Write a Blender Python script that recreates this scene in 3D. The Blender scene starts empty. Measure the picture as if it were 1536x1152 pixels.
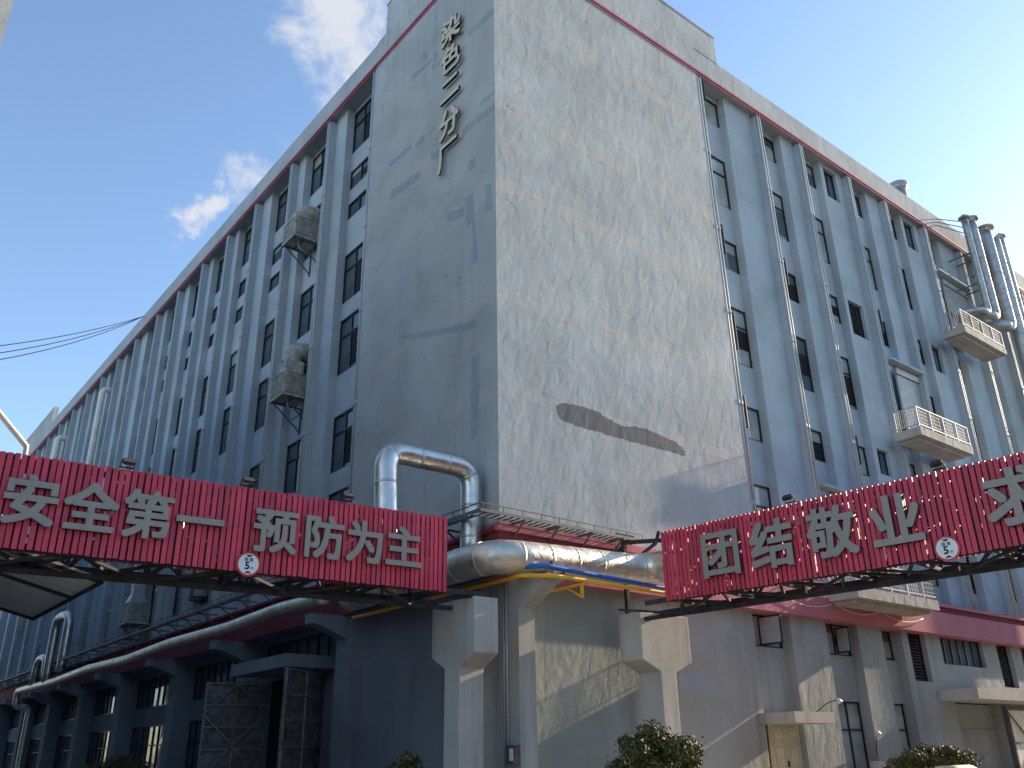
import bpy, math, random
from mathutils import Vector, Matrix
random.seed(7)
S = bpy.context.scene
C = S.collection

# ------------------------------------------------------------------ camera
cd = bpy.data.cameras.new('camera'); cam = bpy.data.objects.new('camera', cd); C.objects.link(cam)
cd.sensor_width = 36; cd.lens = 30.57; cd.clip_end = 3000; cd.clip_start = 0.1
_r, _u, _f = Vector((.781, -.624, -.016)), Vector((-.235, -.317, .919)), Vector((.579, .714, .394))
_f.normalize(); _r = (_r - _f * _r.dot(_f)).normalized(); _u = _r.cross(_f)
cam.matrix_world = Matrix(((_r.x, _u.x, -_f.x, -15.4), (_r.y, _u.y, -_f.y, -19.693), (_r.z, _u.z, -_f.z, 1.6), (0, 0, 0, 1)))
S.camera = cam

# ------------------------------------------------------------------ sun, sky, exposure
SUN = Vector((12, -1, 4.44)).normalized()
EL = math.asin(SUN.z); AZ = math.atan2(SUN.x, SUN.y)
sd = bpy.data.lights.new('sun', 'SUN'); sun = bpy.data.objects.new('sun', sd); C.objects.link(sun)
sd.energy = 4.0; sd.angle = math.radians(.5); sd.color = (1, .80, .56)
sun.rotation_euler = SUN.to_track_quat('Z', 'Y').to_euler(); sun.location = (60, -20, 60)
w = bpy.data.worlds.new('World'); S.world = w; w.use_nodes = True
wt = w.node_tree; bg = wt.nodes['Background']
sky = wt.nodes.new('ShaderNodeTexSky'); sky.sky_type = 'NISHITA'; sky.sun_disc = False
sky.sun_elevation = EL; sky.sun_rotation = AZ; sky.air_density = 1.0; sky.dust_density = .32; sky.ozone_density = 2.0
bg.inputs['Strength'].default_value = .1

def wn(t, **k):
    n = wt.nodes.new(t)
    for a, b in k.items(): setattr(n, a, b)
    return n
tc = wn('ShaderNodeTexCoord')
nz = wn('ShaderNodeTexNoise'); nz.inputs['Scale'].default_value = 13.0; nz.inputs['Detail'].default_value = 10; nz.inputs['Roughness'].default_value = .62; nz.inputs['Distortion'].default_value = .6
wt.links.new(tc.outputs['Generated'], nz.inputs['Vector'])
nw = wn('ShaderNodeTexNoise'); nw.inputs['Scale'].default_value = 10; nw.inputs['Detail'].default_value = 8; nw.inputs['Roughness'].default_value = .62
wt.links.new(tc.outputs['Generated'], nw.inputs['Vector'])
wv = wn('ShaderNodeVectorMath', operation='MULTIPLY_ADD'); wv.inputs[1].default_value = (.22, .22, .22); wt.links.new(nw.outputs['Color'], wv.inputs[0])
ws = wn('ShaderNodeVectorMath', operation='SUBTRACT'); ws.inputs[1].default_value = (.11, .11, .11); wt.links.new(tc.outputs['Generated'], wv.inputs[2]); wt.links.new(wv.outputs[0], ws.inputs[0])
acc = None
for (d, rad, amp) in (((.29, .64, .715), .13, 1.0), ((.325, .655, .685), .10, .95), ((.305, .675, .67), .08, .8), ((.27, .74, .62), .06, .6), ((.25, .78, .575), .065, .6), ((.237, .812, .533), .05, 1.0)):
    dp = wn('ShaderNodeVectorMath', operation='DISTANCE'); dp.inputs[1].default_value = Vector(d).normalized()
    wt.links.new(ws.outputs[0], dp.inputs[0])
    mr = wn('ShaderNodeMapRange', interpolation_type='SMOOTHSTEP')
    for i, v in zip((1, 2, 3, 4), (0, rad, amp, 0)): mr.inputs[i].default_value = v
    wt.links.new(dp.outputs['Value'], mr.inputs[0])
    if acc is None: acc = mr.outputs[0]
    else:
        a = wn('ShaderNodeMath', operation='MAXIMUM'); wt.links.new(acc, a.inputs[0]); wt.links.new(mr.outputs[0], a.inputs[1]); acc = a.outputs[0]
ad = wn('ShaderNodeMath', operation='MULTIPLY_ADD'); ad.inputs[1].default_value = .62; wt.links.new(acc, ad.inputs[0]); wt.links.new(nz.outputs['Fac'], ad.inputs[2])
cl = wn('ShaderNodeMapRange', interpolation_type='SMOOTHSTEP')
for i, v in zip((1, 2, 3, 4), (.62, 1.12, 0, .8)): cl.inputs[i].default_value = v
wt.links.new(ad.outputs[0], cl.inputs[0])
mx = wn('ShaderNodeMix', data_type='RGBA'); mx.inputs[7].default_value = (2.75, 2.75, 2.8, 1)
wt.links.new(cl.outputs[0], mx.inputs[0]); wt.links.new(sky.outputs[0], mx.inputs[6]); wt.links.new(mx.outputs[2], bg.inputs['Color'])
S.view_settings.view_transform = 'Standard'; S.view_settings.look = 'None'; S.view_settings.gamma = 1
S.view_settings.exposure = 1.65
S.cycles.max_bounces = 6; S.cycles.use_denoising = True

# ------------------------------------------------------------------ materials
def srgb(r, g, b):
    f = lambda c: c / 12.92 if c <= .04045 else ((c + .055) / 1.055) ** 2.4
    return (f(r / 255), f(g / 255), f(b / 255), 1)
class Mat:
    def __init__(s, name):
        s.m = bpy.data.materials.new(name); s.m.use_nodes = True; s.t = s.m.node_tree
        s.p = s.t.nodes['Principled BSDF']; s.co = s.n('ShaderNodeTexCoord').outputs['Object']
    def n(s, typ, **k):
        x = s.t.nodes.new(typ)
        for a, b in k.items(): setattr(x, a, b)
        return x
    def l(s, a, b): s.t.links.new(a, b)
    def noise(s, scale, detail=4, rough=.55, stretch=(1, 1, 1), dist=0, co=None):
        mp = s.n('ShaderNodeMapping'); mp.inputs['Scale'].default_value = stretch
        s.l(co or s.co, mp.inputs[0])
        z = s.n('ShaderNodeTexNoise'); z.inputs['Scale'].default_value = scale; z.inputs['Detail'].default_value = detail
        z.inputs['Roughness'].default_value = rough; z.inputs['Distortion'].default_value = dist
        s.l(mp.outputs[0], z.inputs['Vector']); return z.outputs['Fac']
    def rng(s, v, a, b, c, d):
        r = s.n('ShaderNodeMapRange')
        for i, x in zip((1, 2, 3, 4), (a, b, c, d)): r.inputs[i].default_value = x
        s.l(v, r.inputs[0]); return r.outputs[0]
    def math(s, op, a, b):
        m = s.n('ShaderNodeMath', operation=op)
        for i, x in enumerate((a, b)):
            if isinstance(x, (int, float)): m.inputs[i].default_value = x
            else: s.l(x, m.inputs[i])
        return m.outputs[0]
    def mix(s, fac, a, b):
        m = s.n('ShaderNodeMix', data_type='RGBA')
        for i, x in ((0, fac), (6, a), (7, b)):
            if isinstance(x, (int, float, tuple)): m.inputs[i].default_value = x
            else: s.l(x, m.inputs[i])
        return m.outputs[2]
    def col(s, c):
        if isinstance(c, tuple): s.p.inputs['Base Color'].default_value = c
        else: s.l(c, s.p.inputs['Base Color'])
    def set(s, rough=.8, metal=0, spec=.3):
        s.p.inputs['Roughness'].default_value = rough; s.p.inputs['Metallic'].default_value = metal
        s.p.inputs['Specular IOR Level'].default_value = spec
    def bump(s, h, strength, dist, prev=None):
        b = s.n('ShaderNodeBump'); b.inputs['Strength'].default_value = strength; b.inputs['Distance'].default_value = dist
        s.l(h, b.inputs['Height'])
        if prev: s.l(prev, b.inputs['Normal'])
        s.l(b.outputs[0], s.p.inputs['Normal']); return b.outputs[0]
def plain(name, c, rough=.6, metal=0, spec=.4, var=.12, scale=3, stretch=(1, 1, 1)):
    m = Mat(name); n = m.noise(scale, 5, .6, stretch)
    d = tuple(x * (1 - var * 1.6) for x in c[:3]) + (1,); e = tuple(min(1, x * (1 + var)) for x in c[:3]) + (1,)
    m.col(m.mix(m.rng(n, .3, .7, 0, 1), d, e)); m.set(rough, metal, spec); return m.m
def plaster(name, base, relief=1.0, bands=False, tint=(.42, .40, .38, 1), streak=.25):
    m = Mat(name); c = base
    a = m.noise(.35, 6, .6, (1, 1, 1), .4)
    dk = tuple(x * .86 for x in base[:3]) + (1,); lt = tuple(min(1, x * 1.1) for x in base[:3]) + (1,)
    col = m.mix(m.rng(a, .35, .65, 0, 1), dk, lt)
    st = m.noise(1.6, 6, .65, (1, 1, .06), .2)
    col = m.mix(m.math('MULTIPLY', m.rng(st, .52, .75, 0, 1), streak), col, tuple(x * .55 for x in base[:3]) + (1,))
    st2 = m.noise(2.4, 5, .6, (1, 1, .05), .1)
    col = m.mix(m.math('MULTIPLY', m.rng(st2, .56, .78, 0, 1), streak * .7), col, tint)
    pt = m.noise(.8, 7, .62, (1, 1, 1), 1.2)
    col = m.mix(m.rng(pt, .56, .7, 0, .35), col, tint)
    sp = m.noise(14, 3, .5)
    col = m.mix(m.rng(sp, .68, .76, 0, .35), col, tuple(x * .6 for x in base[:3]) + (1,))
    hb = None
    if bands:
        sx = m.n('ShaderNodeSeparateXYZ'); m.l(m.co, sx.inputs[0])
        z = m.math('ADD', sx.outputs[2], m.math('MULTIPLY', m.noise(.8, 5, .6), .5))
        z = m.math('ADD', z, m.math('MULTIPLY', m.noise(5, 3, .6), .12))
        for zc, hw in ((28.7, .32), (23.6, .3), (20.0, .3), (15.7, .26), (12.2, .2)):
            d = m.math('ABSOLUTE', m.math('SUBTRACT', z, zc + .25), 0)
            k = m.rng(d, hw * .8, hw, 1, 0)
            k = m.math('MULTIPLY', k, m.rng(m.noise(.5, 3), .35, .6, .25, 1))
            hb = k if hb is None else m.math('MAXIMUM', hb, k)
        col = m.mix(m.math('MULTIPLY', hb, .8), col, tint)
        run = m.math('MULTIPLY', m.rng(m.noise(3.2, 5, .7, (1, 1, .035), .1), .5, .7, 0, 1), m.rng(m.math('ADD', sx.outputs[2], m.math('MULTIPLY', m.noise(.9, 2, .5, (1, 1, .05)), 9)), 29, 36.5, 0, .5))
        col = m.mix(run, col, tuple(x * .5 for x in base[:3]) + (1,))
    if bands:
        vo = m.n('ShaderNodeTexVoronoi', feature='DISTANCE_TO_EDGE'); vo.inputs['Scale'].default_value = .42
        wv = m.n('ShaderNodeVectorMath', operation='MULTIPLY_ADD'); nn = m.n('ShaderNodeTexNoise'); nn.inputs['Scale'].default_value = 1.3; nn.inputs['Detail'].default_value = 5
        m.l(m.co, nn.inputs['Vector']); m.l(nn.outputs['Color'], wv.inputs[0]); wv.inputs[1].default_value = (1.2, 1.2, 1.2); m.l(m.co, wv.inputs[2]); m.l(wv.outputs[0], vo.inputs['Vector'])
        ck = m.math('MULTIPLY', m.rng(vo.outputs['Distance'], .002, .007, 1, 0), m.rng(m.noise(.45, 3), .52, .6, 0, .75))
        col = m.mix(ck, col, (.17, .17, .165, 1))
    m.col(col); m.set(.86, 0, .2)
    rot = m.n('ShaderNodeMapping'); rot.inputs['Rotation'].default_value = (math.radians(14), math.radians(-24), 0); m.l(m.co, rot.inputs[0])
    h1 = m.noise(2.0, 3, .5, (1, 1, .5), .4, rot.outputs[0])
    h2 = m.noise(5.0, 3, .5, (1, 1, .5), .4, rot.outputs[0])
    h3 = m.noise(26, 3, .6)
    h = m.math('ADD', m.math('MULTIPLY', h1, .62), m.math('MULTIPLY', h2, .17))
    h = m.math('ADD', h, m.math('MULTIPLY', h3, .03))
    if hb is not None: h = m.math('ADD', h, m.math('MULTIPLY', hb, .06))
    m.bump(h, 1.0, .058 * relief)
    return m.m
BLUE = (.375, .43, .475, 1); GREY = (.30, .327, .312, 1)
M = {}
M['corner'] = plaster('corner_plaster', (.375, .405, .415, 1), .6, True, (.42, .405, .385, 1), .3)
M['facade'] = plaster('facade_paint', BLUE, .35, False, (.37, .38, .39, 1), .3)
M['fin'] = plaster('pilaster_paint', (.35, .40, .445, 1), .3, False, (.4, .4, .4, 1), .3)
M['parapet'] = plaster('parapet_plaster', (.37, .40, .42, 1), .5, False, (.42, .41, .39, 1), .5)
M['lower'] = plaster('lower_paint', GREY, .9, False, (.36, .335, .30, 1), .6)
M['lower_shade'] = plaster('lower_left_shade_paint', (.19, .215, .25, 1), .4, False, (.22, .235, .25, 1), .4)  # ground floor paint darkened to carry the shade of the left side
M['concrete'] = plaster('column_concrete', (.44, .43, .40, 1), .22, False, (.52, .47, .40, 1), .95)
M['patch'] = plaster('repair_patch_paint', (.285, .335, .375, 1), .3, False, (.33, .355, .37, 1), .3)
M['bare'] = plaster('bare_render', (.135, .14, .15, 1), .6, False, (.18, .18, .185, 1), .5)
M['neighbour'] = plaster('neighbour_render', (.5, .49, .46, 1), .5, False, (.45, .42, .38, 1), .4)
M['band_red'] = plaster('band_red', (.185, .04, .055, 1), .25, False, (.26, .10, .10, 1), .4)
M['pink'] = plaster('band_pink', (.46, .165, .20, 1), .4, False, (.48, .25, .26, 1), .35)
M['redtrim'] = plain('red_trim', (.42, .10, .13, 1), .6)
def slatmat():
    m = Mat('red_slat_paint'); g = m.n('ShaderNodeNewGeometry').outputs['Random Per Island']
    c = m.mix(g, (.50, .035, .072, 1), (.70, .055, .108, 1)); n = m.noise(2.5, 6, .65, (1, 1, .25))
    c = m.mix(m.rng(n, .5, .75, 0, .5), c, (.36, .045, .06, 1)); c = m.mix(m.rng(m.noise(9, 4, .6), .66, .74, 0, .35), c, (.62, .25, .24, 1))
    m.col(c); m.set(.48, 0, .4); m.bump(m.noise(4, 3, .5, (1, 1, .3)), .2, .02); return m.m
M['slat'] = slatmat()
M['letter'] = plain('brushed_steel_letter', (.30, .275, .235, 1), .5, .2, .4, .06, 6, (1, 1, .1))
M['gold'] = plain('gilt_letter', (.62, .53, .38, 1), .45, .2, .4, .06)
M['letterside'] = plain('letter_side', (.16, .15, .13, 1), .5, .3)
M['dark'] = plain('dark_steel', (.05, .05, .054, 1), .8, 0, .2, .3)
M['greysteel'] = plain('grey_steel', (.13, .13, .13, 1), .6, .3, .4, .3)
M['frame'] = plain('window_frame_black', (.018, .019, .021, 1), .4)
M['pipepaint'] = plain('drainpipe_paint', (.40, .43, .45, 1), .55, 0, .3, .15, 1.5, (1, 1, .2))
M['yellow'] = plain('yellow_gas_pipe', (.85, .42, .015, 1), .4, 0, .5, .12)
M['blue'] = plain('blue_water_pipe', (.015, .13, .50, 1), .35, 0, .5, .12)
M['white'] = plain('white_paint', (.72, .71, .67, 1), .55)
M['railing'] = plain('railing_paint', (.42, .42, .41, 1), .6)
M['gatebar'] = plain('gate_bars', (.25, .24, .235, 1), .65, .1, .3, .25)
M['ivory'] = plain('ivory_plastic', (.40, .39, .355, 1), .6, 0, .3, .3)
M['grille'] = plain('cooler_grille', (.20, .195, .18, 1), .7)
M['shutter'] = plain('roller_shutter', (.40, .42, .43, 1), .5, .3)
M['door'] = plain('cream_door', (.60, .54, .40, 1), .5, 0, .4, .1)
M['gate'] = plain('rusty_gate', (.17, .165, .165, 1), .75, .1, .3, .35, 2.5)
M['void'] = plain('dark_interior', (.010, .011, .013, 1), .9)
M['soffit'] = plain('canopy_sheet', (.62, .60, .56, 1), .7)
M['black'] = plain('black_ink', (.012, .012, .012, 1), .5)
M['signred'] = plain('sign_red', (.62, .03, .04, 1), .4)
M['signwhite'] = plain('sign_white', (.80, .80, .80, 1), .4, 0, .4, .03)
M['lens'] = plain('lamp_glass', (.25, .26, .27, 1), .15, 0, .6)
M['wire'] = plain('wire_black', (.03, .03, .035, 1), .6)
M['bark'] = plain('bark', (.10, .075, .05, 1), .9)
M['concrete_pale'] = plaster('balcony_concrete', (.40, .385, .35, 1), .9, False, (.36, .27, .20, 1), .9)
def glassmat(name, c, rough):
    m = Mat(name); n = m.noise(.5, 2)
    m.col(m.mix(m.rng(n, .4, .6, 0, 1), tuple(x * .6 for x in c[:3]) + (1,), c)); m.set(rough, 0, .5)
    m.p.inputs['IOR'].default_value = 1.52; m.bump(m.noise(.7, 2), .08, .2); return m.m
M['glass'] = glassmat('window_glass', (.09, .12, .145, 1), .05)
M['glass_pale'] = glassmat('window_glass_reflection_and_blind', (.38, .43, .42, 1), .07)  # pale colour carries sky reflection on right panes and sashes; also blinds
def steel(name, c, rough, dent):
    m = Mat(name); n = m.noise(2.2, 5, .6)
    m.col(m.mix(m.rng(n, .35, .7, 0, 1), tuple(x * .8 for x in c[:3]) + (1,), c)); m.set(rough, .95, .5)
    m.l(m.rng(m.noise(5, 4), .3, .7, rough * .7, rough * 1.3), m.p.inputs['Roughness'])
    b = m.bump(m.noise(1.5, 3, .5, (1, 1, 1), .6), dent, .12); m.bump(m.noise(7, 2), dent * .35, .04, b); return m.m
M['steel'] = steel('stainless_cladding', (.66, .64, .60, 1), .36, .03)
M['foil'] = steel('crumpled_cladding', (.80, .73, .61, 1), .46, .36)
M['galv'] = steel('galvanised_duct', (.47, .48, .475, 1), .58, .12)
def leafmat(name, a, b):
    m = Mat(name); oi = m.n('ShaderNodeNewGeometry')
    m.col(m.mix(oi.outputs['Random Per Island'], a, b)); m.set(.62, 0, .25); return m.m
M['leaf'] = leafmat('shrub_leaf', (.025, .036, .012, 1), (.17, .165, .06, 1))
def ground_mat():
    m = Mat('concrete_road'); a = m.noise(.12, 6, .6); b = m.noise(40, 3)
    c = m.mix(m.rng(a, .35, .65, 0, 1), (.17, .168, .16, 1), (.25, .245, .23, 1))
    m.col(m.mix(m.rng(b, .45, .75, 0, .4), c, (.30, .29, .275, 1))); m.set(.9); m.bump(b, .3, .02); return m.m
M['asphalt'] = ground_mat()
M['paving'] = plaster('concrete_paving', (.33, .32, .30, 1), .2, False, (.28, .26, .24, 1), 0)

# ------------------------------------------------------------------ mesh helpers
class MB:
    def __init__(s): s.v = []; s.f = []; s.mi = []; s.sm = []
    def face(s, idx, mi=0, sm=False): s.f.append(tuple(idx)); s.mi.append(mi); s.sm.append(sm)
    def hexa(s, p, mi=0):
        b = len(s.v); s.v += [tuple(x) for x in p]
        for q in ((0, 3, 2, 1), (4, 5, 6, 7), (0, 1, 5, 4), (1, 2, 6, 5), (2, 3, 7, 6), (3, 0, 4, 7)): s.face([b + i for i in q], mi)
        return s
    def box(s, x0, x1, y0, y1, z0, z1, mi=0):
        x0, x1 = sorted((x0, x1)); y0, y1 = sorted((y0, y1)); z0, z1 = sorted((z0, z1))
        return s.hexa([(x0, y0, z0), (x1, y0, z0), (x1, y1, z0), (x0, y1, z0), (x0, y0, z1), (x1, y0, z1), (x1, y1, z1), (x0, y1, z1)], mi)
    def bar(s, a, b, w, h=None, mi=0, up=(0, 0, 1)):
        h = h or w; a = Vector(a); b = Vector(b); d = (b - a).normalized(); u = Vector(up)
        if abs(d.dot(u)) > .98: u = Vector((1, 0, 0))
        r = d.cross(u).normalized() * (w / 2); t = r.cross(d).normalized() * (h / 2)
        return s.hexa([a - r - t, a + r - t, a + r + t, a - r + t, b - r - t, b + r - t, b + r + t, b - r + t], mi)
    def tube(s, pts, r, n=14, mi=0, caps=True):
        pts = [Vector(p) for p in pts]; rings = []; prev = None
        rr = r if isinstance(r, (list, tuple)) else [r] * len(pts)
        for i, p in enumerate(pts):
            d = (pts[min(i + 1, len(pts) - 1)] - pts[max(i - 1, 0)]).normalized()
            if prev is None:
                prev = d.orthogonal().normalized()
            prev = (prev - d * prev.dot(d)).normalized(); q = d.cross(prev)
            base = len(s.v); rings.append(base)
            for k in range(n):
                a = 2 * math.pi * k / n; s.v.append(tuple(p + (prev * math.cos(a) + q * math.sin(a)) * rr[i]))
        for i in range(len(rings) - 1):
            for k in range(n):
                k2 = (k + 1) % n; s.face((rings[i] + k, rings[i] + k2, rings[i + 1] + k2, rings[i + 1] + k), mi, True)
        if caps:
            s.face([rings[0] + k for k in reversed(range(n))], mi); s.face([rings[-1] + k for k in range(n)], mi)
        return s
    def prism(s, poly, fn, t0, t1, mi=0):
        """poly of 2-D points; fn(a, b, t) -> xyz; walls between t0 and t1"""
        n = len(poly); b = len(s.v); s.v += [fn(a, c, t0) for a, c in poly] + [fn(a, c, t1) for a, c in poly]
        s.face([b + i for i in range(n)], mi); s.face([b + n + i for i in reversed(range(n))], mi)
        for i in range(n):
            j = (i + 1) % n; s.face((b + i, b + n + i, b + n + j, b + j), mi)
        return s
def obj(name, mb, mats, parent=None, loc=None, label=None):
    me = bpy.data.meshes.new(name); off = Vector(loc) if loc is not None else (Vector(wloc(parent)) if parent else Vector((0, 0, 0)))
    me.from_pydata([tuple(Vector(v) - off) for v in mb.v], [], mb.f)
    for k in (mats if isinstance(mats, (list, tuple)) else [mats]): me.materials.append(M[k])
    me.polygons.foreach_set('material_index', mb.mi); me.polygons.foreach_set('use_smooth', mb.sm)
    me.validate(); me.update()
    import bmesh
    bm = bmesh.new(); bm.from_mesh(me); bmesh.ops.recalc_face_normals(bm, faces=bm.faces); bm.to_mesh(me); bm.free()
    o = bpy.data.objects.new(name, me); C.objects.link(o)
    if parent: o.parent = parent
    if loc is not None: o.location = Vector(loc) - (Vector(wloc(parent)) if parent else Vector((0, 0, 0)))
    if label: o['label'] = label
    return o
def wloc(o):
    v = Vector((0, 0, 0))
    while o: v = v + o.location; o = o.parent
    return v
def tag(o, label, cat, group=None, kind=None):
    o['label'] = label; o['category'] = cat
    if group: o['group'] = group
    if kind: o['kind'] = kind
    return o
def thing(name, label, cat, loc=(0, 0, 0), group=None):
    o = bpy.data.objects.new(name, None); C.objects.link(o); o.location = loc; o.empty_display_size = .3
    return tag(o, label, cat, group)
def struct(o): o['kind'] = 'structure'; return o
def bend(pts, r, n=7):
    """round the inner corners of a polyline"""
    pts = [Vector(p) for p in pts]; out = [pts[0]]
    for i in range(1, len(pts) - 1):
        a = (pts[i - 1] - pts[i]).normalized(); b = (pts[i + 1] - pts[i]).normalized()
        p0 = pts[i] + a * r; p1 = pts[i] + b * r
        for k in range(n + 1):
            t = k / n; out.append(p0 * (1 - t) ** 2 + pts[i] * 2 * t * (1 - t) + p1 * t * t)
    out.append(pts[-1]); return out
def seg(pts, step):
    out = [Vector(pts[0])]
    for a, b in zip(pts, pts[1:]):
        a = Vector(a); b = Vector(b); n = max(1, int((b - a).length / step))
        out += [a.lerp(b, (k + 1) / n) for k in range(n)]
    return out
def seams(mb, pts, r, every, mi=0, wdt=.03):
    """raised lap joints of pipe cladding"""
    acc = 0; pts = [Vector(p) for p in pts]
    for a, b in zip(pts, pts[1:]):
        L = (b - a).length; d = (b - a).normalized(); s = every - acc
        while s < L:
            c = a + d * s; mb.tube([c - d * wdt, c + d * wdt], r * 1.018, 20, mi); s += every
        acc = (acc + L) % every
# side mapping: a runs along the facade, d goes into the building
def W(side, a, d, z): return (a, d, z) if side == 'R' else (d, a, z)
def wbox(mb, side, a0, a1, d0, d1, z0, z1, mi=0):
    p, q = W(side, a0, d0, z0), W(side, a1, d1, z1); return mb.box(p[0], q[0], p[1], q[1], p[2], q[2], mi)
def wall_grid(mb, side, a0, a1, z0, z1, d0, d1, holes, mi=0):
    zs = sorted({z0, z1} | {h[2] for h in holes} | {h[3] for h in holes}); zs = [z for z in zs if z0 <= z <= z1]
    for lo, hi in zip(zs, zs[1:]):
        zm = (lo + hi) / 2; cur = a0
        for h in sorted(h for h in holes if h[2] < zm < h[3]):
            if h[0] > cur: wbox(mb, side, cur, h[0], d0, d1, lo, hi, mi)
            cur = max(cur, h[1])
        if cur < a1: wbox(mb, side, cur, a1, d0, d1, lo, hi, mi)

# ------------------------------------------------------------------ ground
g = MB(); g.box(-600, 900, -600, 900, -.3, 0); struct(obj('ground', g, 'asphalt'))
g = MB(); g.box(-2.6, 66, -3.4, .9, 0, .13); g.box(-2.6, .9, .9, 92, 0, .13); struct(obj('pavement', g, 'paving'))

# ------------------------------------------------------------------ the factory
FACT = thing('factory_building', 'grey six storey factory block with plastered corner wall and ribbed window bays', 'building')
yL = [9.27, 13.87, 18.2, 22.95, 27.19, 31.42, 36.0, 40.4, 45.4, 50.0, 54.5, 59.0, 63.8, 68.6, 73.2, 77.8, 82.4]
xR = [12.54, 17.22, 20.9, 25.6, 29.5, 34.2, 38.9, 43.3, 48.0, 52.5, 57.0]
LEN = {'L': 86.5, 'R': 60.5}
rowsL = [(29.3, 31.8), (27.1, 28.2), (25.4, 26.3), (20.8, 23.4), (17.2, 19.95), (12.7, 15.25), (9.0, 11.8)]
rowsR = [(30.25, 31.75), (25.4, 28.2), (21.85, 23.45), (17.1, 19.9), (13.65, 15.15), (8.9, 11.7)]
Z0, ZT = 7.35, 32.0
wins = []        # (side, a0, a1, z0, z1, depth, kind)
shut = {('R', 5): (24.0, 28.3), ('R', 3): (16.0, 19.9), ('R', 1): (7.9, 11.6)}
wallL, wallR = MB(), MB()
core = MB(); core.box(1.05, 60.4, 1.05, 86.4, 0.01, 32.9)
obj('roof_and_core', core, 'facade', FACT)
def facade(side, fins, rows, slot_w, mb):
    d_pan, d_slot = .4, .78
    ends = fins + [LEN[side]]
    for i, f in enumerate(fins):
        nxt = ends[i + 1]; s0 = f + .17; s1 = min(f + slot_w, nxt - .6)
        holes = []
        sh = shut.get((side, i))
        for (z0, z1) in rows:
            if sh and z0 < sh[1] and z1 > sh[0]: continue
            holes.append((s0 + .08, s1 - .0, z0, z1)); wins.append((side, s0 + .08, s1, z0, z1, d_slot + .1, 'slot'))
        wall_grid(mb, side, s0, s1, Z0, ZT + .1, d_slot, 1.05, holes)
        ph = []
        if side == 'R':
            if i in (2, 4, 6, 8): ph += [(s1 + .35, nxt - .75, 29.8, 31.75)]
            if i == 2: ph += [(s1 + .3, nxt - .6, 21.3, 23.3), (s1 + .35, nxt - .9, 13.8, 15.1)]
            if i == 4: ph += [(s1 + .35, nxt - .9, 21.5, 23.2), (s1 + .35, nxt - .9, 13.8, 15.2)]
        wall_grid(mb, side, s1, nxt - (.17 if i < len(fins) - 1 else 0), Z0, ZT + .1, d_pan, 1.05, ph)
        for k, h in enumerate(ph): wins.append((side, h[0], h[1], h[2], h[3], d_pan + .25, 'louvre' if (i == 2 and k == 1) else 'panel'))
facade('L', yL, rowsL, 3.35, wallL); facade('R', xR, rowsR, 2.35, wallR)
obj('facade_wall', wallL, 'facade', FACT); obj('facade_wall', wallR, 'facade', FACT)
# corner block (outer plane)
c = MB(); c.box(0, 12.37, 0, .9, 7.95, 33.4); c.box(0, .9, .9, 9.1, 7.95, 33.4)
obj('corner_wall', c, 'corner', FACT)
# parapet: raised over the corner and at the far end of the left side
p = MB()
p.box(12.37, 60.5, 0, .45, 32.0, 33.45); p.box(0, .45, 9.1, 73.2, 32.0, 33.3); p.box(0, .45, 73.2, 86.5, 32.0, 35.1)
p.box(0.0, 14.2, 0, .5, 33.4, 35.15); p.box(0, .5, .5, 8.35, 33.4, 35.15)
p.box(-.03, 14.25, -.03, .55, 35.15, 35.25); p.box(-.03, .55, .55, 8.4, 35.15, 35.25)
p.box(12.5, 60.5, .45, 1.05, 32.0, 32.3); p.box(.45, 1.05, 9.2, 86.5, 32.0, 32.3)
obj('parapet', p, 'parapet', FACT)
t = MB(); t.box(-.06, 60.5, -.06, 0, 31.95, 32.06); t.box(-.06, 0, 0, 86.5, 31.95, 32.06)
t.box(-.035, 60.5, -.035, 0, 31.8, 31.86); t.box(-.035, 0, 0, 86.5, 31.8, 31.86)
obj('red_trim', t, 'redtrim', FACT)
# pilasters with paired drainpipes
for side, fins in (('L', yL), ('R', xR)):
    proto = None
    for i, f in enumerate(fins):
        if proto is None:
            m = MB(); wbox(m, side, -.17, .17, .08, 1.0, Z0 + .2, 31.75)
            q = MB()
            for s in (-.10, .10):
                q.tube([W(side, s, .045, Z0 + .3), W(side, s, .045, 31.75)], .056, 10)
                for zz in (10.4, 14.6, 18.8, 23.0, 27.2): q.tube([W(side, s, .045, zz), W(side, s, .045, zz + .22)], .068, 10)
            proto = obj('pilaster', m, 'fin', FACT, loc=(0, 0, 0)); pp = obj('drainpipe', q, 'pipepaint', proto)
            proto.location = W(side, f, 0, 0)
        else:
            o = proto.copy(); C.objects.link(o); o.parent = FACT; o.location = W(side, f, 0, 0)
            d = pp.copy(); C.objects.link(d); d.parent = o
# pink / red band over the ground floor
b = MB()
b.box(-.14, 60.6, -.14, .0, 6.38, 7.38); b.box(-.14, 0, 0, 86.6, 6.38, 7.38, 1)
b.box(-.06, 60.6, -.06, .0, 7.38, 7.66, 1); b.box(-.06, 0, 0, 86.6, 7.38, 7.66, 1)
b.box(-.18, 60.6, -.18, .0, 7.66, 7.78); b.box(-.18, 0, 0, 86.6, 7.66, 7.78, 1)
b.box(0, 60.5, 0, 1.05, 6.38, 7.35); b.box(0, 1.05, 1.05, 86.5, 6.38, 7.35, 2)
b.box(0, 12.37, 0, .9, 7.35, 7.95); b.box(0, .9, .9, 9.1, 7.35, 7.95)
obj('floor_band', b, ['pink', 'band_red', 'lower_shade'], FACT)
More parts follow.
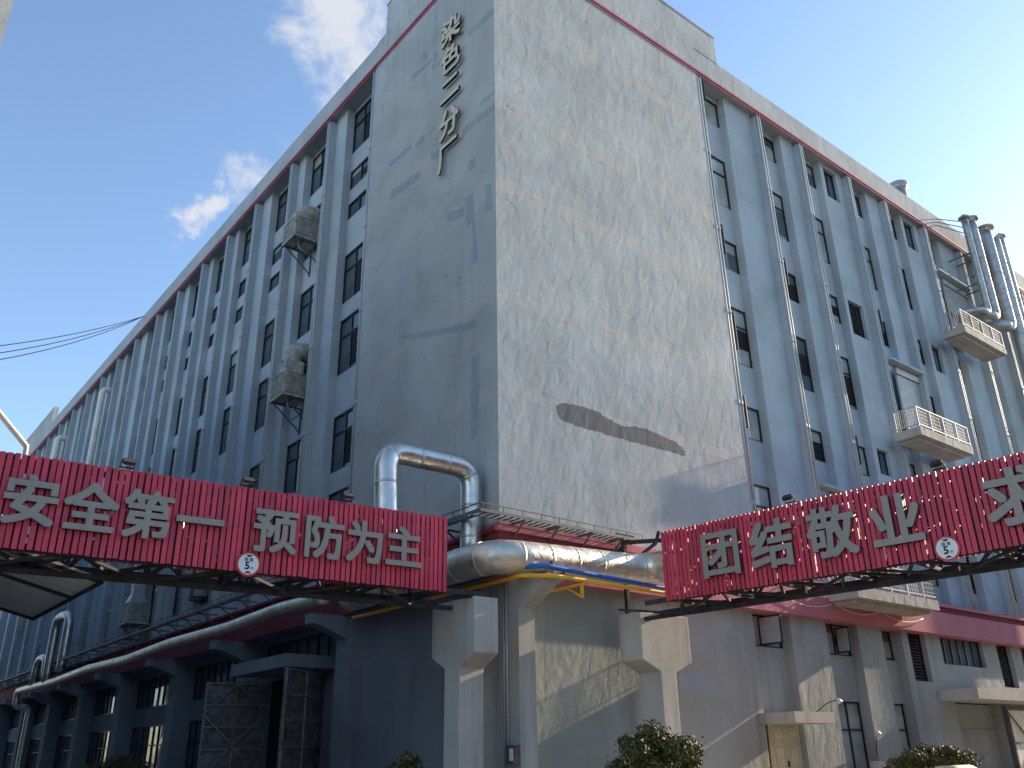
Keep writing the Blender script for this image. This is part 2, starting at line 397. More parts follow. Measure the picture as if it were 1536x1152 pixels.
# repair patches, 4 mm proud
pl = [[(7.47,25.32),(5.66,25.19),(5.65,24.96),(7.45,25.03)],[(5.39,25.01),(4.67,25.02),(4.66,24.77),(5.38,24.79)],[(5.87,28.97),(4.37,28.81),(4.36,28.57),(5.85,28.66)],[(4.28,28.33),(3.26,28.2),(3.25,27.92),(4.27,28.04)],[(4.18,28.95),(3.78,28.89),(3.77,28.41),(4.16,28.47)],[(5.0,29.59),(4.69,29.49),(4.67,29.14),(4.98,29.18)],[(8.44,29.11),(8.26,29.11),(8.22,28.66),(8.4,28.64)],[(1.68,28.17),(.01,28.08),(.01,27.73),(1.68,27.89)],[(.88,24.07),(.01,24.09),(.01,23.81),(.88,23.87)],[(2.04,23.58),(.01,23.46),(.01,23.14),(2.04,23.25)],[(7.21,23.72),(4.98,23.42),(4.97,23.02),(7.18,23.24)],[(1.64,21.84),(1.2,21.73),(1.2,21.31),(1.63,21.41)],[(4.18,23.71),(3.24,23.59),(3.27,23.18),(4.17,23.39)],[(1.85,20.28),(1.34,20.24),(1.22,19.01),(1.72,19.03)],[(3.03,20.25),(1.89,19.97),(1.88,19.58),(2.89,19.85)],[(1.37,18.99),(1.18,18.98),(1.04,17.3),(1.29,17.33)],[(.62,20.18),(.25,20.05),(.22,18.95),(.59,19.04)],[(1.39,13.8),(.95,13.75),(1.03,10.88),(1.45,10.89)],[(6.04,16.38),(1.7,15.16),(1.1,15.09),(1.1,14.74),(5.08,15.86)]]
def ragged(poly, amp, step):
    out = []
    for (a, b), (c, d) in zip(poly, poly[1:] + poly[:1]):
        L = math.hypot(c - a, d - b); n = max(1, int(L / step))
        for k in range(n):
            t = k / n; out.append((a + (c - a) * t + random.uniform(-amp, amp), b + (d - b) * t + random.uniform(-amp, amp)))
    return out
for q in pl:
    m = MB(); m.prism(ragged(q, .03, .16), lambda a, z, t: (t, a, z), -.004, .02); obj('paint_patch', m, 'patch', FACT)
dk = [(2.43,12.17),(2.73,12.33),(3.36,12.4),(4.16,12.42),(4.89,12.23),(5.56,12.12),(6.09,12.24),(6.63,12.29),(7.34,12.22),(8.26,12.11),(8.7,11.86),(8.72,11.66),(7.64,11.68),(6.74,11.66),(6.29,11.67),(5.94,11.63),(5.52,11.67),(4.68,11.65),(3.87,11.66),(3.08,11.67),(2.62,11.72),(2.45,11.96)]
m = MB(); m.prism(ragged(dk, .03, .09), lambda a, z, t: (a, t, z), -.005, .02)
obj('bare_patch', m, 'bare', FACT, label='dark ragged strip where the render has fallen away')
lw = [(7.65,4.07),(8.5,4.11),(9.09,4.02),(9.45,3.79),(9.49,3.52),(9.59,3.31),(9.0,3.48),(7.57,3.47)]
m = MB(); m.prism(ragged(lw, .02, .12), lambda a, z, t: (a, t, z), .245, .27)
obj('paint_patch', m, 'patch', FACT)

# ground floor, right side (outer plane .25, slots .65)
lr = MB(); H = 6.38
def low(a0, a1, d0, holes): wall_grid(lr, 'R', a0, a1, 0, H, d0, 1.05, holes)
low(.9, 11.9, .25, [])
low(11.9, 14.2, .62, [(12.3, 14.2, 5.2, H), (12.4, 14.2, 0, 2.5)])
low(14.2, 16.6, .25, [])
low(16.6, 18.9, .62, [(16.75, 18.9, 5.15, H), (17.0, 18.9, 0, 3.4)])
low(18.9, 20.75, .25, [])
low(20.75, 22.35, .62, [(20.85, 22.25, 5.15, H), (20.85, 22.3, 0, 3.4)])
low(22.35, 31.2, .25, [(22.9, 24.4, 4.33, H), (25.75, 29.9, 5.14, H), (26.0, 30.4, 0, 3.55)])
low(31.2, 60.4, .25, [(31.4, 33.0, 4.33, H), (34.05, 37, 5.14, H), (39, 40.5, 4.33, H), (42, 46, 5.14, H), (49, 53, 5.14, H)])
obj('ground_floor_wall', lr, 'lower', FACT)
for a0, a1, z0, z1, k in ((12.3, 14.2, 5.2, H, 'p'), (16.75, 18.9, 5.15, H, 'p'), (20.85, 22.25, 5.15, H, 'p'), (17.0, 18.9, 0.14, 3.4, 'p'), (20.85, 22.3, .14, 3.4, 'p')):
    wins.append(('R', a0, a1, z0, z1, .78, 'slot'))
for a0, a1, k in ((22.9, 24.4, 'louvre'), (31.4, 33.0, 'louvre'), (39, 40.5, 'louvre')): wins.append(('R', a0, a1, 4.33, H, .55, k))
for a0, a1 in ((25.75, 29.9), (34.05, 37), (42, 46), (49, 53)): wins.append(('R', a0, a1, 5.14, H, .5, 'wide'))
# ground floor, left side
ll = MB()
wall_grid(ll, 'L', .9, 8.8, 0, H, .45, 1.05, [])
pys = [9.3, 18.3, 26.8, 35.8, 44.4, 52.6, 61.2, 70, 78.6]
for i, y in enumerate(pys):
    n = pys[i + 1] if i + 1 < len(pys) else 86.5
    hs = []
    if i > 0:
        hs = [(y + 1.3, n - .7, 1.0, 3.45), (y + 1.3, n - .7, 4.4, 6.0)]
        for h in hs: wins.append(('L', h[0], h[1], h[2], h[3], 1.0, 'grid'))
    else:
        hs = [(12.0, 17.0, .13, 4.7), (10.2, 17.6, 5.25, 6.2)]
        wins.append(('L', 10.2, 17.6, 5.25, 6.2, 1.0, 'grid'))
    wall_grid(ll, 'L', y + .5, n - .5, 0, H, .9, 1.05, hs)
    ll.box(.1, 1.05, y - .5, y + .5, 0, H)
obj('ground_floor_wall', ll, 'lower_shade', FACT)
for y in pys:
    m = MB(); m.prism([(.1, 5.55), (.1, 6.36), (-1.3, 6.36), (-1.3, 6.02), (-.9, 5.95)], lambda a, z, t: (a, t, z), y - .3, y + .3)
    obj('pipe_bracket', m, 'lower_shade', FACT)
# corner column with its haunched bracket
m = MB(); m.box(.28, .86, -.46, 1.3, 0, 6.36)
m.prism([(-.46, 5.42), (-.46, 6.2), (-1.75, 6.2), (-1.75, 6.04), (-1.45, 5.96)], lambda y, z, t: (t, y, z), .28, .86)
obj('corner_column', m, 'concrete', FACT)

# windows
cache = {}
def win_mesh(wd, ht, kind, pale, var=0):
    k = (round(wd, 2), round(ht, 2), kind, pale, var)
    if k in cache: return cache[k]
    gmb, fmb = MB(), MB()
    def vb(u): fmb.box(u - .03, u + .03, -.06, .02, .05, ht - .05)
    def hb(z, t=.03): fmb.box(.05, wd - .05, -.065, .02, z - t, z + t)
    if kind == 'louvre':
        gmb.box(0, wd, .16, .2, 0, ht)
        z = .08
        while z < ht - .08:
            gmb.hexa([(.05, -.03, z), (wd - .05, -.03, z), (wd - .05, .12, z + .09), (.05, .12, z + .09), (.05, -.03, z + .015), (wd - .05, -.03, z + .015), (wd - .05, .12, z + .105), (.05, .12, z + .105)], 1); z += .13
    else:
        gmb.box(0, wd, 0, .03, 0, ht)
        n = 3 if wd > 2.5 else 2
        if var == 1: gmb.box(wd * (n - 1) / n + .04, wd - .07, -.012, 0, ht * .1, ht * .64, 2)
        if var == 2: gmb.box(.07, wd / n - .04, -.012, 0, ht * .72, ht - .07, 2); gmb.box(wd / n + .04, wd * 2 / n - .07, -.012, 0, ht * .3, ht * .64, 3)
        if var == 3: gmb.box(wd / n + .04, wd * 2 / n - .07, -.012, 0, ht * .07, ht * .64, 3)
    for u in (.03, wd - .03): fmb.box(u - .03, u + .03, -.07, .03, 0, ht)
    for z in (.03, ht - .03): fmb.box(.06, wd - .06, -.07, .03, z - .03, z + .03)
    if kind in ('slot', 'panel'):
        n = max(2, round(wd / .95)) if wd < 2.5 else 3
        for j in range(1, n): vb(wd * j / n)
        if ht > 2.2: hb(ht * .68)
    elif kind == 'wide':
        for j in range(1, 6): vb(wd * j / 6)
    elif kind == 'grid':
        for j in range(1, 8): vb(wd * j / 8)
        if ht > 2: hb(ht * .6)
    n1 = bpy.data.meshes.new('window'); n2 = bpy.data.meshes.new('window_frame')
    for me, mb, ms in ((n1, gmb, ['glass_pale' if pale else 'glass', 'greysteel', 'glass' if pale else 'glass_pale', 'void'] if kind != 'louvre' else ['void', 'greysteel']), (n2, fmb, ['frame'])):
        me.from_pydata(mb.v, [], mb.f); [me.materials.append(M[x]) for x in ms]; me.polygons.foreach_set('material_index', mb.mi); me.update()
    cache[k] = (n1, n2, gmb, fmb); return cache[k]
camp = Vector((-15.4, -19.7, 1.6))
def wkey(w):
    a = (w[1] + w[2]) / 2; p = Vector(W(w[0], a, w[5], (w[3] + w[4]) / 2)); d = (p - camp)
    nrm = Vector((0, 1, 0)) if w[0] == 'R' else Vector((1, 0, 0))
    return -(w[2] - w[1]) * (w[4] - w[3]) * abs(d.normalized().dot(nrm)) / d.length_squared
wins.sort(key=wkey)
rest = MB(); rng = random.Random(3)
for i, wd in enumerate(wins):
    side, a0, a1, z0, z1, dep, kind = wd
    pale = side == 'R' and kind in ('slot', 'panel') and rng.random() < .85
    n1, n2, gmb, fmb = win_mesh(a1 - a0, z1 - z0, kind, pale, rng.choice((0, 0, 1, 2, 3)) if kind in ('slot', 'panel') else 0)
    if side == 'R': loc = (a0, dep, z0); rz = 0
    else: loc = (dep, a1, z0); rz = -math.pi / 2
    if i < 100:
        nm = 'louvre_vent' if kind == 'louvre' else 'window'
        o = bpy.data.objects.new(nm, n1); C.objects.link(o); o.parent = FACT; o.location = loc; o.rotation_euler = (0, 0, rz)
        q = bpy.data.objects.new('window_frame', n2); C.objects.link(q); q.parent = o
    else:
        R = Matrix.Translation(loc) @ Matrix.Rotation(rz, 4, 'Z')
        for mb, off in ((gmb, 0), (fmb, 1)):
            b0 = len(rest.v); rest.v += [tuple(R @ Vector(v)) for v in mb.v]
            for f, mi in zip(mb.f, mb.mi): rest.face([b0 + k for k in f], off)
o = obj('window', rest, ['glass', 'frame'], FACT); o['kind'] = 'stuff'
# opened sashes
def sash(side, a, z0, z1, d0, d1):
    m = MB()
    for d in (d0 + .03, d1 - .03): wbox(m, side, a - .025, a + .025, d - .03, d + .03, z0, z1)
    for z in (z0 + .03, z1 - .03): wbox(m, side, a - .024, a + .024, d0 + .06, d1 - .06, z - .03, z + .03)
    wbox(m, side, a - .006, a + .006, d0 + .06, d1 - .06, z0 + .06, z1 - .06, 1)
    obj('open_sash', m, ['frame', 'glass_pale'], FACT)
for z0, z1 in ((30.5, 31.6), (21.9, 23.4), (17.2, 19.0), (13.7, 15.1)): sash('R', 12.86, z0, z1, -.01, .76)
sash('R', 17.55, 21.9, 23.4, -.01, .76); sash('R', 21.2, 13.7, 15.1, -.01, .76); sash('R', 25.95, 21.9, 23.3, -.01, .76)
sash('L', 29.4, 12.8, 14.9, -.15, .75); sash('L', 30.3, 12.8, 14.6, -.05, .75); sash('L', 25.2, 9.3, 11, -.1, .75); sash('L', 26.0, 9.2, 11, .1, .75)
sash('R', 12.9, 5.25, 6.3, -.25, .75); sash('R', 18.0, 5.25, 6.25, .1, .75)

# balconies with roller shutters and lintel canopies
for i, (a0, z, si) in enumerate(((32.5, 23.35, 5), (24.5, 15.45, 3), (16.4, 7.05, 1))):
    a1 = a0 + (5.3 if si > 1 else 6.3); bal = MB()
    bal.box(a0, a1, -1.5, -.2, z, z + .42)
    bal.box(a0 + .3, a1 - .3, -1.2, -.25, z - .14, z)
    B = obj('balcony', bal, 'concrete_pale', FACT)
    r = MB(); zt = z + .42
    for x in [a0 + .06 + k * (5.18 / 4) for k in range(5)]: r.box(x - .03, x + .03, -1.47, -1.41, zt, zt + 1.05)
    for y in (-.9, -.3):
        for x in (a0 + .06, a1 - .06): r.box(x - .03, x + .03, y - .03, y + .03, zt, zt + 1.05)
    for zz in (zt + .12, zt + 1.02):
        r.box(a0 + .03, a1 - .03, -1.465, -1.415, zz, zz + .05)
        for x in (a0 + .06, a1 - .06): r.box(x - .025, x + .025, -1.41, -.2, zz + .002, zz + .048)
    for k in range(32):
        x = a0 + .12 + k * .163; r.box(x - .008, x + .008, -1.448, -1.432, zt + .15, zt + 1.02)
    for k in range(11):
        y = -1.35 + k * .105
        for x in (a0 + .06, a1 - .06): r.box(x - .008, x + .008, y - .008, y + .008, zt + .15, zt + 1.02)
    for k in range(4):
        zz = zt + .3 + k * .19; r.box(a0 + .05, a1 - .05, -1.447, -1.433, zz, zz + .014)
        for x in (a0 + .06, a1 - .06): r.box(x - .007, x + .007, -1.4, -.3, zz + .001, zz + .013)
    obj('railing', r, 'railing', B)
    f, n = xR[si], xR[si + 1]; z0, z1 = shut[('R', si)]
    s = MB(); s.box(f + 1.4, n - .2, .33, .39, z0, z1)
    zz = z0 + .05
    while zz < z1 - .12: s.box(f + 1.42, n - .22, .30, .33, zz, zz + .09); zz += .12
    s.box(f + 1.3, n - .18, .2, .4, z1, z1 + .35)
    obj('roller_shutter', s, 'shutter', FACT)
    s = MB(); s.box(f + .3, n - .2, -.15, .4, z1 + .42, z1 + .54); obj('lintel_canopy', s, 'facade', FACT)
# door and its canopy
m = MB(); m.box(11.6, 13.95, -1.2, .62, 2.5, 2.86); obj('door_canopy', m, 'concrete', FACT)
m = MB(); m.box(12.4, 14.2, .5, .56, .13, 2.5)
for u in (12.45, 13.32):
    for z0, z1 in ((.25, 1.0), (1.1, 1.85), (1.93, 2.4)):
        for a, b in (((u + .08, z0), (u + .74, z0)), ((u + .08, z1), (u + .74, z1)), ((u + .08, z0), (u + .08, z1)), ((u + .74, z0), (u + .74, z1))):
            m.bar((a[0], .49, a[1]), (b[0], .49, b[1]), .05, .05)
        m.box(u + .2, u + .62, .46, .5, z0 + .12, z1 - .12)
D = obj('door', m, 'door', FACT)
m = MB(); m.box(13.26, 13.32, .43, .47, 1.1, 1.3); obj('handle', m, 'dark', D)
# loading bay on the right: canopy, shutter, folded gate
m = MB(); m.box(24.6, 36, -1.5, .24, 3.55, 4.0); obj('loading_canopy', m, 'concrete', FACT)
m = MB(); m.box(26, 30.4, .7, .76, .1, 3.5)
for k in range(3): m.box(26, 30.4, .67, .7, .2 + k * 1.1, .24 + k * 1.1)
obj('sliding_door', m, 'lower', FACT)
m = MB(); m.box(30.6, 34.6, .12, .2, .2, 3.35)
for a, b in (((30.7, .3), (34.5, 3.2)), ((30.7, 3.2), (34.5, .3))): m.bar((a[0], .09, a[1]), (b[0], .09, b[1]), .07, .05, 1)
for z in (.22, 1.8, 3.3): m.box(30.6, 34.6, .06, .12, z - .04, z + .04, 1)
m.box(30.48, 30.6, .0, .24, .1, 3.45, 1)
obj('braced_gate', m, ['white', 'greysteel'], FACT)
# loading bay on the left: canopy, dark opening, two braced leaves
m = MB(); m.box(-1.2, .88, 11.1, 16.2, 4.74, 5.2); obj('loading_canopy', m, 'lower_shade', FACT)
m = MB(); m.box(1.0, 1.045, 12, 17, .13, 4.7); obj('dark_doorway', m, 'void', FACT)
def leaf(p0, p1, name):
    p0 = Vector(p0); p1 = Vector(p1); d = (p1 - p0); L = d.length; d.normalize(); nrm = Vector((d.y, -d.x, 0)); nrm = nrm if nrm.y < 0 else -nrm
    m = MB(); P = lambda u, v, z: p0 + d * u + nrm * v + Vector((0, 0, z))
    m.hexa([P(0, 0, .3), P(L, 0, .3), P(L, .04, .3), P(0, .04, .3), P(0, 0, 4.65), P(L, 0, 4.65), P(L, .04, 4.65), P(0, .04, 4.65)])
    for z in (.36, 1.2, 2.05, 2.9, 3.75, 4.6): m.bar(P(0, .07, z), P(L, .07, z), .07, .06, 1)
    for u in (.04, L / 2, L - .04): m.bar(P(u, .072, .3), P(u, .072, 4.65), .06, .07, 1)
    h = L / 2
    for a, b in () if name == 'b' else (((0, 3.4), (h, 4.6)), ((L, 3.4), (h, 4.6)), ((0, 3.4), (h, 2.2)), ((L, 3.4), (h, 2.2)), ((0, .8), (h, 2.2)), ((L, .8), (h, 2.2))):
        m.bar(P(a[0], .1, a[1]), P(b[0], .1, b[1]), .06, .06, 1)
    L0 = obj('gate_leaf', m, ['gate', 'gatebar'], FACT)
    q = MB(); q.tube([P(L - .25, .12, 2.3), P(L - .25, .12, 2.7)], .025, 8); obj('handle', q, 'dark', L0)
leaf((.9, 17.2, 0), (-1.5, 17.9, 0), 'a'); leaf((.9, 12.1, 0), (-1.5, 10.5, 0), 'b')

# ------------------------------------------------------------------ lettering
def glyphs(text, size, depth, off):
    """character outline thickened by merging copies nudged round a small circle (each 0.4 mm deeper, so no two faces share a plane)"""
    cu = bpy.data.curves.new('glyph', 'FONT'); cu.body = text; cu.size = size; cu.extrude = depth / 2; cu.resolution_u = 3
    o = bpy.data.objects.new('glyph', cu); C.objects.link(o); bpy.context.view_layer.update()
    me = bpy.data.meshes.new_from_object(o.evaluated_get(bpy.context.evaluated_depsgraph_get())); bpy.data.objects.remove(o); bpy.data.curves.remove(cu)
    if not off: return me
    v = [q.co.copy() for q in me.vertices]; f = [tuple(p.vertices) for p in me.polygons]; V = []; F = []; R = off * size
    for k, (a, b) in enumerate([(0, 0)] + [(R * c, R * d) for c, d in ((1, 1), (-1, 1), (1, -1), (-1, -1), (1, 0), (-1, 0), (0, 1), (0, -1))]):
        n = len(V); V += [(q.x + a, q.y + b, q.z * (1 - k * .0008 / depth)) for q in v]; F += [tuple(n + i for i in p) for p in f]
    m2 = bpy.data.meshes.new('glyph'); m2.from_pydata(V, [], F); m2.update(); bpy.data.meshes.remove(me); return m2
def letter(ch, size, depth, off, mats, parent, pos, right, out, center=True, sx=1.0, name='character'):
    """one raised character: centre pos, reading direction right, facing out"""
    me = glyphs(ch, size, depth, off); cx, cy = size * .5, size * .38
    if not center:
        xs = [v.co.x for v in me.vertices]; ys = [v.co.y for v in me.vertices]; cx, cy = (min(xs) + max(xs)) / 2, (min(ys) + max(ys)) / 2
    right = Vector(right).normalized(); out = Vector(out).normalized(); up = Vector((0, 0, 1)); base = Vector(pos) - Vector(wloc(parent))
    for v in me.vertices:
        c = v.co.copy(); v.co = base + right * ((c.x - cx) * sx) + up * (c.y - cy) + out * c.z
    me.materials.clear(); [me.materials.append(M[x]) for x in mats]
    for pgn in me.polygons: pgn.material_index = 0 if abs(pgn.normal.dot(out)) > .7 else len(mats) - 1
    me.name = name; o = bpy.data.objects.new(name, me); C.objects.link(o); o.parent = parent; return o
T = thing('wall_lettering', 'column of five pale gilt Chinese characters high on the shaded corner wall', 'sign', (0, 2.5, 22))
for ch, z, y in (('染', 28.96, 2.62), ('色', 27.42, 2.62), ('二', 25.93, 2.64), ('分', 24.25, 2.66), ('厂', 22.75, 2.72)):
    letter(ch, 1.38, .1, .022, ['gold', 'letterside'], T, (-.17, y, z), (0, -1, 0), (-1, 0, 0))

# ------------------------------------------------------------------ sign gantries over the two roads
def gantry(label, org, u, v, L, sign0, chars, csize, facing_right, depth=1.85, rear_from=None):
    G = thing('sign_gantry', label, 'sign gantry', (org[0], org[1], 0), 'red slatted sign gantries over the roads')
    u = Vector(u).normalized(); v = Vector(v).normalized(); o = Vector((org[0], org[1], 0))
    P = lambda a, b, z: o + u * a + v * b + Vector((0, 0, z))
    zb, zt = 5.55, 7.4; m = MB(); bw = .10
    A0 = sign0 + .02
    for b in (.1, depth):
        for z in (zb, zt - .12): m.bar(P((0 if not facing_right else 1.3) if z == zb else A0, b, z), P(L, b, z), bw, .12)
    n = int((L - A0) / 1.6); st = (L - A0) / n
    for k in range(n + 1):
        a = min(max(A0 + k * st, .05), L - .05)
        for z in (zb + .002, zt - .122): m.bar(P(a, .16, z), P(a, depth - .06, z), .08, .08)
        for b in (.1, depth): m.bar(P(a, b, zb + .06), P(a, b, zt - .18), .08, .08)
        if k < n:
            for b in (.1, depth): 
                q = ((a, zb + .06), (a + st, zt - .18)) if k % 2 else ((a, zt - .18), (a + st, zb + .06))
                m.bar(P(q[0][0], b, q[0][1]), P(q[1][0], b, q[1][1]), .06, .06)
            # bottom plane bracing and the hanging queen posts seen from below
            m.bar(P(a, .1, zb - .004), P(a + st / 2, depth, zb - .004), .07, .07); m.bar(P(a + st / 2, depth, zb - .008), P(a + st, .1, zb - .008), .07, .07)
            m.bar(P(a, .1, zt - .13), P(a + st, depth, zt - .13), .06, .06)
    # sagging lower chord with V struts
    zc = zb - .27; nn = int(L / 3.2); s2 = L / nn
    m.bar(P(.3, depth * .55, zc), P(L - .3, depth * .55, zc), .09, .11)
    for k in range(nn):
        a = (k + .5) * s2
        for da in (-1, 1):
            m.bar(P(a + da * s2 * .42, .1, zb - .06), P(a, depth * .55, zc), .06, .06); m.bar(P(a + da * s2 * .42, depth, zb - .06), P(a, depth * .55, zc), .06, .06)
        m.bar(P(a, depth * .55, zc), P(a, depth * .55, zb), .09, .09)
    obj('truss', m, 'dark', G)
    # slats: front panel and the panel facing the other way
    for nm, b, a0 in (('slat_panel', -.045, sign0), ('slat_panel', depth + .14, sign0 + .1)):
        s = MB(); a = a0; r = random.Random(int(L * 10) + int(b > 0)); k = 0
        while a < L - .2:
            z0 = (5.5 if b < 0 else 5.82) + r.uniform(-.012, .012); z1 = 7.42 + r.uniform(-.012, .012); wdt = .097; j = r.uniform(-.010, .010); tl = r.uniform(-.005, .005)
            s.hexa([P(a + j, b - .018, z0), P(a + wdt + j, b - .018, z0), P(a + wdt + j, b + .018, z0), P(a + j, b + .018, z0),
                    P(a + j + tl, b - .018, z1), P(a + wdt + j + tl, b - .018, z1), P(a + wdt + j + tl, b + .018, z1), P(a + j + tl, b + .018, z1)])
            a += .1335; k += 1
        obj('slat_panel', s, 'slat', G)
    s = MB(); r = random.Random(int(L * 7)); a = sign0 - .0365  # dark strips added so the slat gaps look shaded, with random breaks
    while a < L - .3:
        z = 5.56
        while z < 7.38:
            h = r.uniform(.15, .75); z1 = min(7.412, z + h)
            if r.random() < .93: s.hexa([P(a - .012, 0.0, z), P(a + .048, 0.0, z), P(a + .048, .012, z), P(a - .012, .012, z), P(a - .012, 0.0, z1), P(a + .048, 0.0, z1), P(a + .048, .012, z1), P(a - .012, .012, z1)])
            z = z1 + (r.uniform(.02, .11) if r.random() < (.75 if facing_right else .4) else .004)
        a += .1335
    obj('gap_shade_strips', s, 'dark', G)
    s = MB()
    for b in (.05, depth + .07):
        for z in (5.62, 6.2, 6.8, 7.3): s.bar(P(sign0, b, z), P(L - .2, b, z), .04, .05)
    obj('slat_rail', s, 'dark', G)
    rd = u if facing_right else -u
    for ch, a, z in chars: letter(ch, csize, .09, .025, ['letter', 'letterside'], G, P(a, -.15, z), rd, -v)
    return G, P, u, v
org = (-1.4, -1.18); uL = (-1, .073, 0); vL = (.073, 1, 0)
ax = lambda x: (org[0] - x)
GL, PL, UL, VL = gantry('red slatted gantry reading 安全第一 预防为主, spanning the left road', org, uL, vL, 16.6, 1.24,
    [(c, ax(x), z) for c, x, z in (('安', -12.32, 6.47), ('全', -11.2, 6.47), ('第', -10.08, 6.47), ('一', -8.98, 6.47), ('预', -7.27, 6.47), ('防', -6.08, 6.47), ('为', -5.0, 6.47), ('主', -3.95, 6.47))], 1.07, False)
org2 = (3.12, -1.15); uR = (.104, -1, 0); vR = (1, .104, 0)
ay = lambda y: -(y - org2[1])
GR, PR, UR, VR = gantry('red slatted gantry reading 团结敬业 求, spanning the right road', org2, uR, vR, 19.0, 2.12,
    [(c, ay(y), z) for c, y, z in (('团', -5.22, 6.5), ('结', -6.75, 6.48), ('敬', -8.36, 6.5), ('业', -9.93, 6.48), ('求', -12.5, 6.52))], 1.28, True)
# round height limit signs
def limit_sign(label, P, u, v, a, z, right):
    p = P(a, -.1, z); s = thing('height_limit_sign', label, 'road sign', p, 'round five metre height limit signs')
    u = Vector(u).normalized(); v = Vector(v).normalized(); r = u if right else -u; out = -v; up = Vector((0, 0, 1))
    def disc(rad, d0, d1):
        m = MB(); N = 40; m.prism([(math.cos(2 * math.pi * k / N) * rad, math.sin(2 * math.pi * k / N) * rad) for k in range(N)], lambda a, b, t: p + r * a + up * b + out * t, d0, d1); return m
    obj('red_rim', disc(.275, 0, .02), 'signred', s); obj('white_face', disc(.232, .018, .024), 'signwhite', s)
    m = MB()
    for sg in (1, -1): m.prism([(-.085, sg * .205), (.085, sg * .205), (0, sg * .15)], lambda a, b, t: p + r * a + up * b + out * t, .023, .028)
    obj('arrow_mark', m, 'black', s)
    for ch, x, y, sz in (('限', -.055, .10, .088), ('高', .055, .10, .088), ('5', -.03, -.035, .235), ('m', .085, -.085, .10)):
        letter(ch, sz, .004, .012 if ch != '5' else .03, ['black'], s, p + r * x + up * y + out * .026, r, out, center=False)
limit_sign('round white five metre height sign on the left red gantry', PL, UL, VL, 6.4, 5.66, False)
limit_sign('round white five metre height sign on the right red gantry', PR, UR, VR, 9.75, 5.66, True)
# floodlights
def flood(label, P, v, a):
    p = P(a, -.1, 7.45); f = thing('floodlight', label, 'floodlight', p, 'small floodlights along the gantry tops')
    v = Vector(v).normalized(); u = Vector((v.y, -v.x, 0)); o = -v; up = Vector((0, 0, 1))
    Q = lambda a, b, z: p + u * a + o * b + up * z
    m = MB(); t = lambda b, z: (b, z)
    pr = [(.15, .02), (.21, .07), (.09, .18), (.04, .13)]
    b0 = [Q(-.12, x, z) for x, z in pr]; b1 = [Q(.12, x, z) for x, z in pr]
    m.hexa([b0[0], b0[1], b0[2], b0[3], b1[0], b1[1], b1[2], b1[3]]); obj('housing', m, 'dark', f)
    m = MB(); e = [(.152, .012), (.052, .112), (.047, .107), (.147, .007)]
    b0 = [Q(-.1, x, z) for x, z in e]; b1 = [Q(.1, x, z) for x, z in e]; m.hexa(b0 + b1); obj('lens', m, 'lens', f)
    m = MB()
    for s in (-.135, .135): m.bar(Q(s, -.02, 0), Q(s, .13, .12), .02, .03)
    m.bar(Q(-.15, -.02, 0), Q(.15, -.02, 0), .03, .03); obj('bracket', m, 'dark', f)
for lab, x in (('black floodlight above the character 第 on the left gantry', -10.64), ('black floodlight above the gap beside 预 on the left gantry', -8.03), ('black floodlight nearest the corner on the left gantry', -5.54)):
    flood(lab, PL, VL, ax(x))
for lab, y in (('black floodlight above the character 敬 on the right gantry', -7.38), ('black floodlight between 业 and 求 on the right gantry', -11.09)):
    flood(lab, PR, VR, ay(y))
# hammerhead columns carrying the gantries
def tcol(label, horiz, fixed, cap, zc, zn, shaft, top=5.48):
    m = MB(); pts = [(shaft[0], 0.02), (shaft[1], 0.02), (shaft[1], zn), (cap[1], zc), (cap[1], top), (cap[0], top), (cap[0], zc), (shaft[0], zn)]
    m.prism(pts, (lambda a, z, t: (t, a, z)) if horiz == 'y' else (lambda a, z, t: (a, t, z)), fixed[0], fixed[1])
    o = obj('hammerhead_column', m, 'concrete', None, loc=((fixed[0] + fixed[1]) / 2, (shaft[0] + shaft[1]) / 2, 0) if horiz == 'y' else ((shaft[0] + shaft[1]) / 2, (fixed[0] + fixed[1]) / 2, 0))
    bv = o.modifiers.new('worn_edges', 'BEVEL'); bv.width = .022; bv.segments = 2
    return tag(o, label, 'column', 'concrete hammerhead columns')
tcol('shaded concrete hammerhead column under the right end of the left gantry', 'y', (-1.75, -.97), (-1.15, .8), 4.07, 3.75, (-.5, .18))
tcol('sunlit concrete hammerhead column under the near end of the right gantry', 'x', (-1.6, -.7), (3.96, 6.1), 4.13, 3.82, (4.68, 5.35))

# ------------------------------------------------------------------ neighbour, canopy, stay pole and wires on the left
m = MB(); m.box(-26, -14.8, 0.3, 9.5, 0, 33); m.box(-44, -14.85, 9.5, 80, 0, 21)  # unseen rear wing, its height set to block sky light from the left facade
NB = thing('neighbour_building', 'pale concrete building edge at the top left corner', 'building', (-30, 30, 0))
obj('wall', m, 'neighbour', NB)
m = MB()
for k in range(14):
    for z in (1.5, 5.2, 9.2, 13.2, 17.2): m.box(-14.88, -14.83, 9.9 + k * 3.5, 11.6 + k * 3.5, z, z + 1.9)
o = obj('window', m, 'glass', NB); o['kind'] = 'stuff'
CN = thing('canopy_roof', 'sloping grey sheet canopy seen from below behind the left gantry', 'canopy', (-12.5, 4, 5))
def cz(x): return 5.30 + (-10.38 - x) * .25
m = MB(); m.hexa([(-10.38, .9, cz(-10.38)), (-10.38, 7.5, cz(-10.38)), (-14.8, 7.5, cz(-14.8)), (-14.8, .9, cz(-14.8)), (-10.38, .9, cz(-10.38) + .06), (-10.38, 7.5, cz(-10.38) + .06), (-14.8, 7.5, cz(-14.8) + .06), (-14.8, .9, cz(-14.8) + .06)])
obj('roof_sheet', m, 'soffit', CN)
m = MB()
for y in (.95, 3.4, 7.44): m.bar((-10.40, y, cz(-10.4) - .03), (-14.8, y, cz(-14.8) - .03), .1, .07)
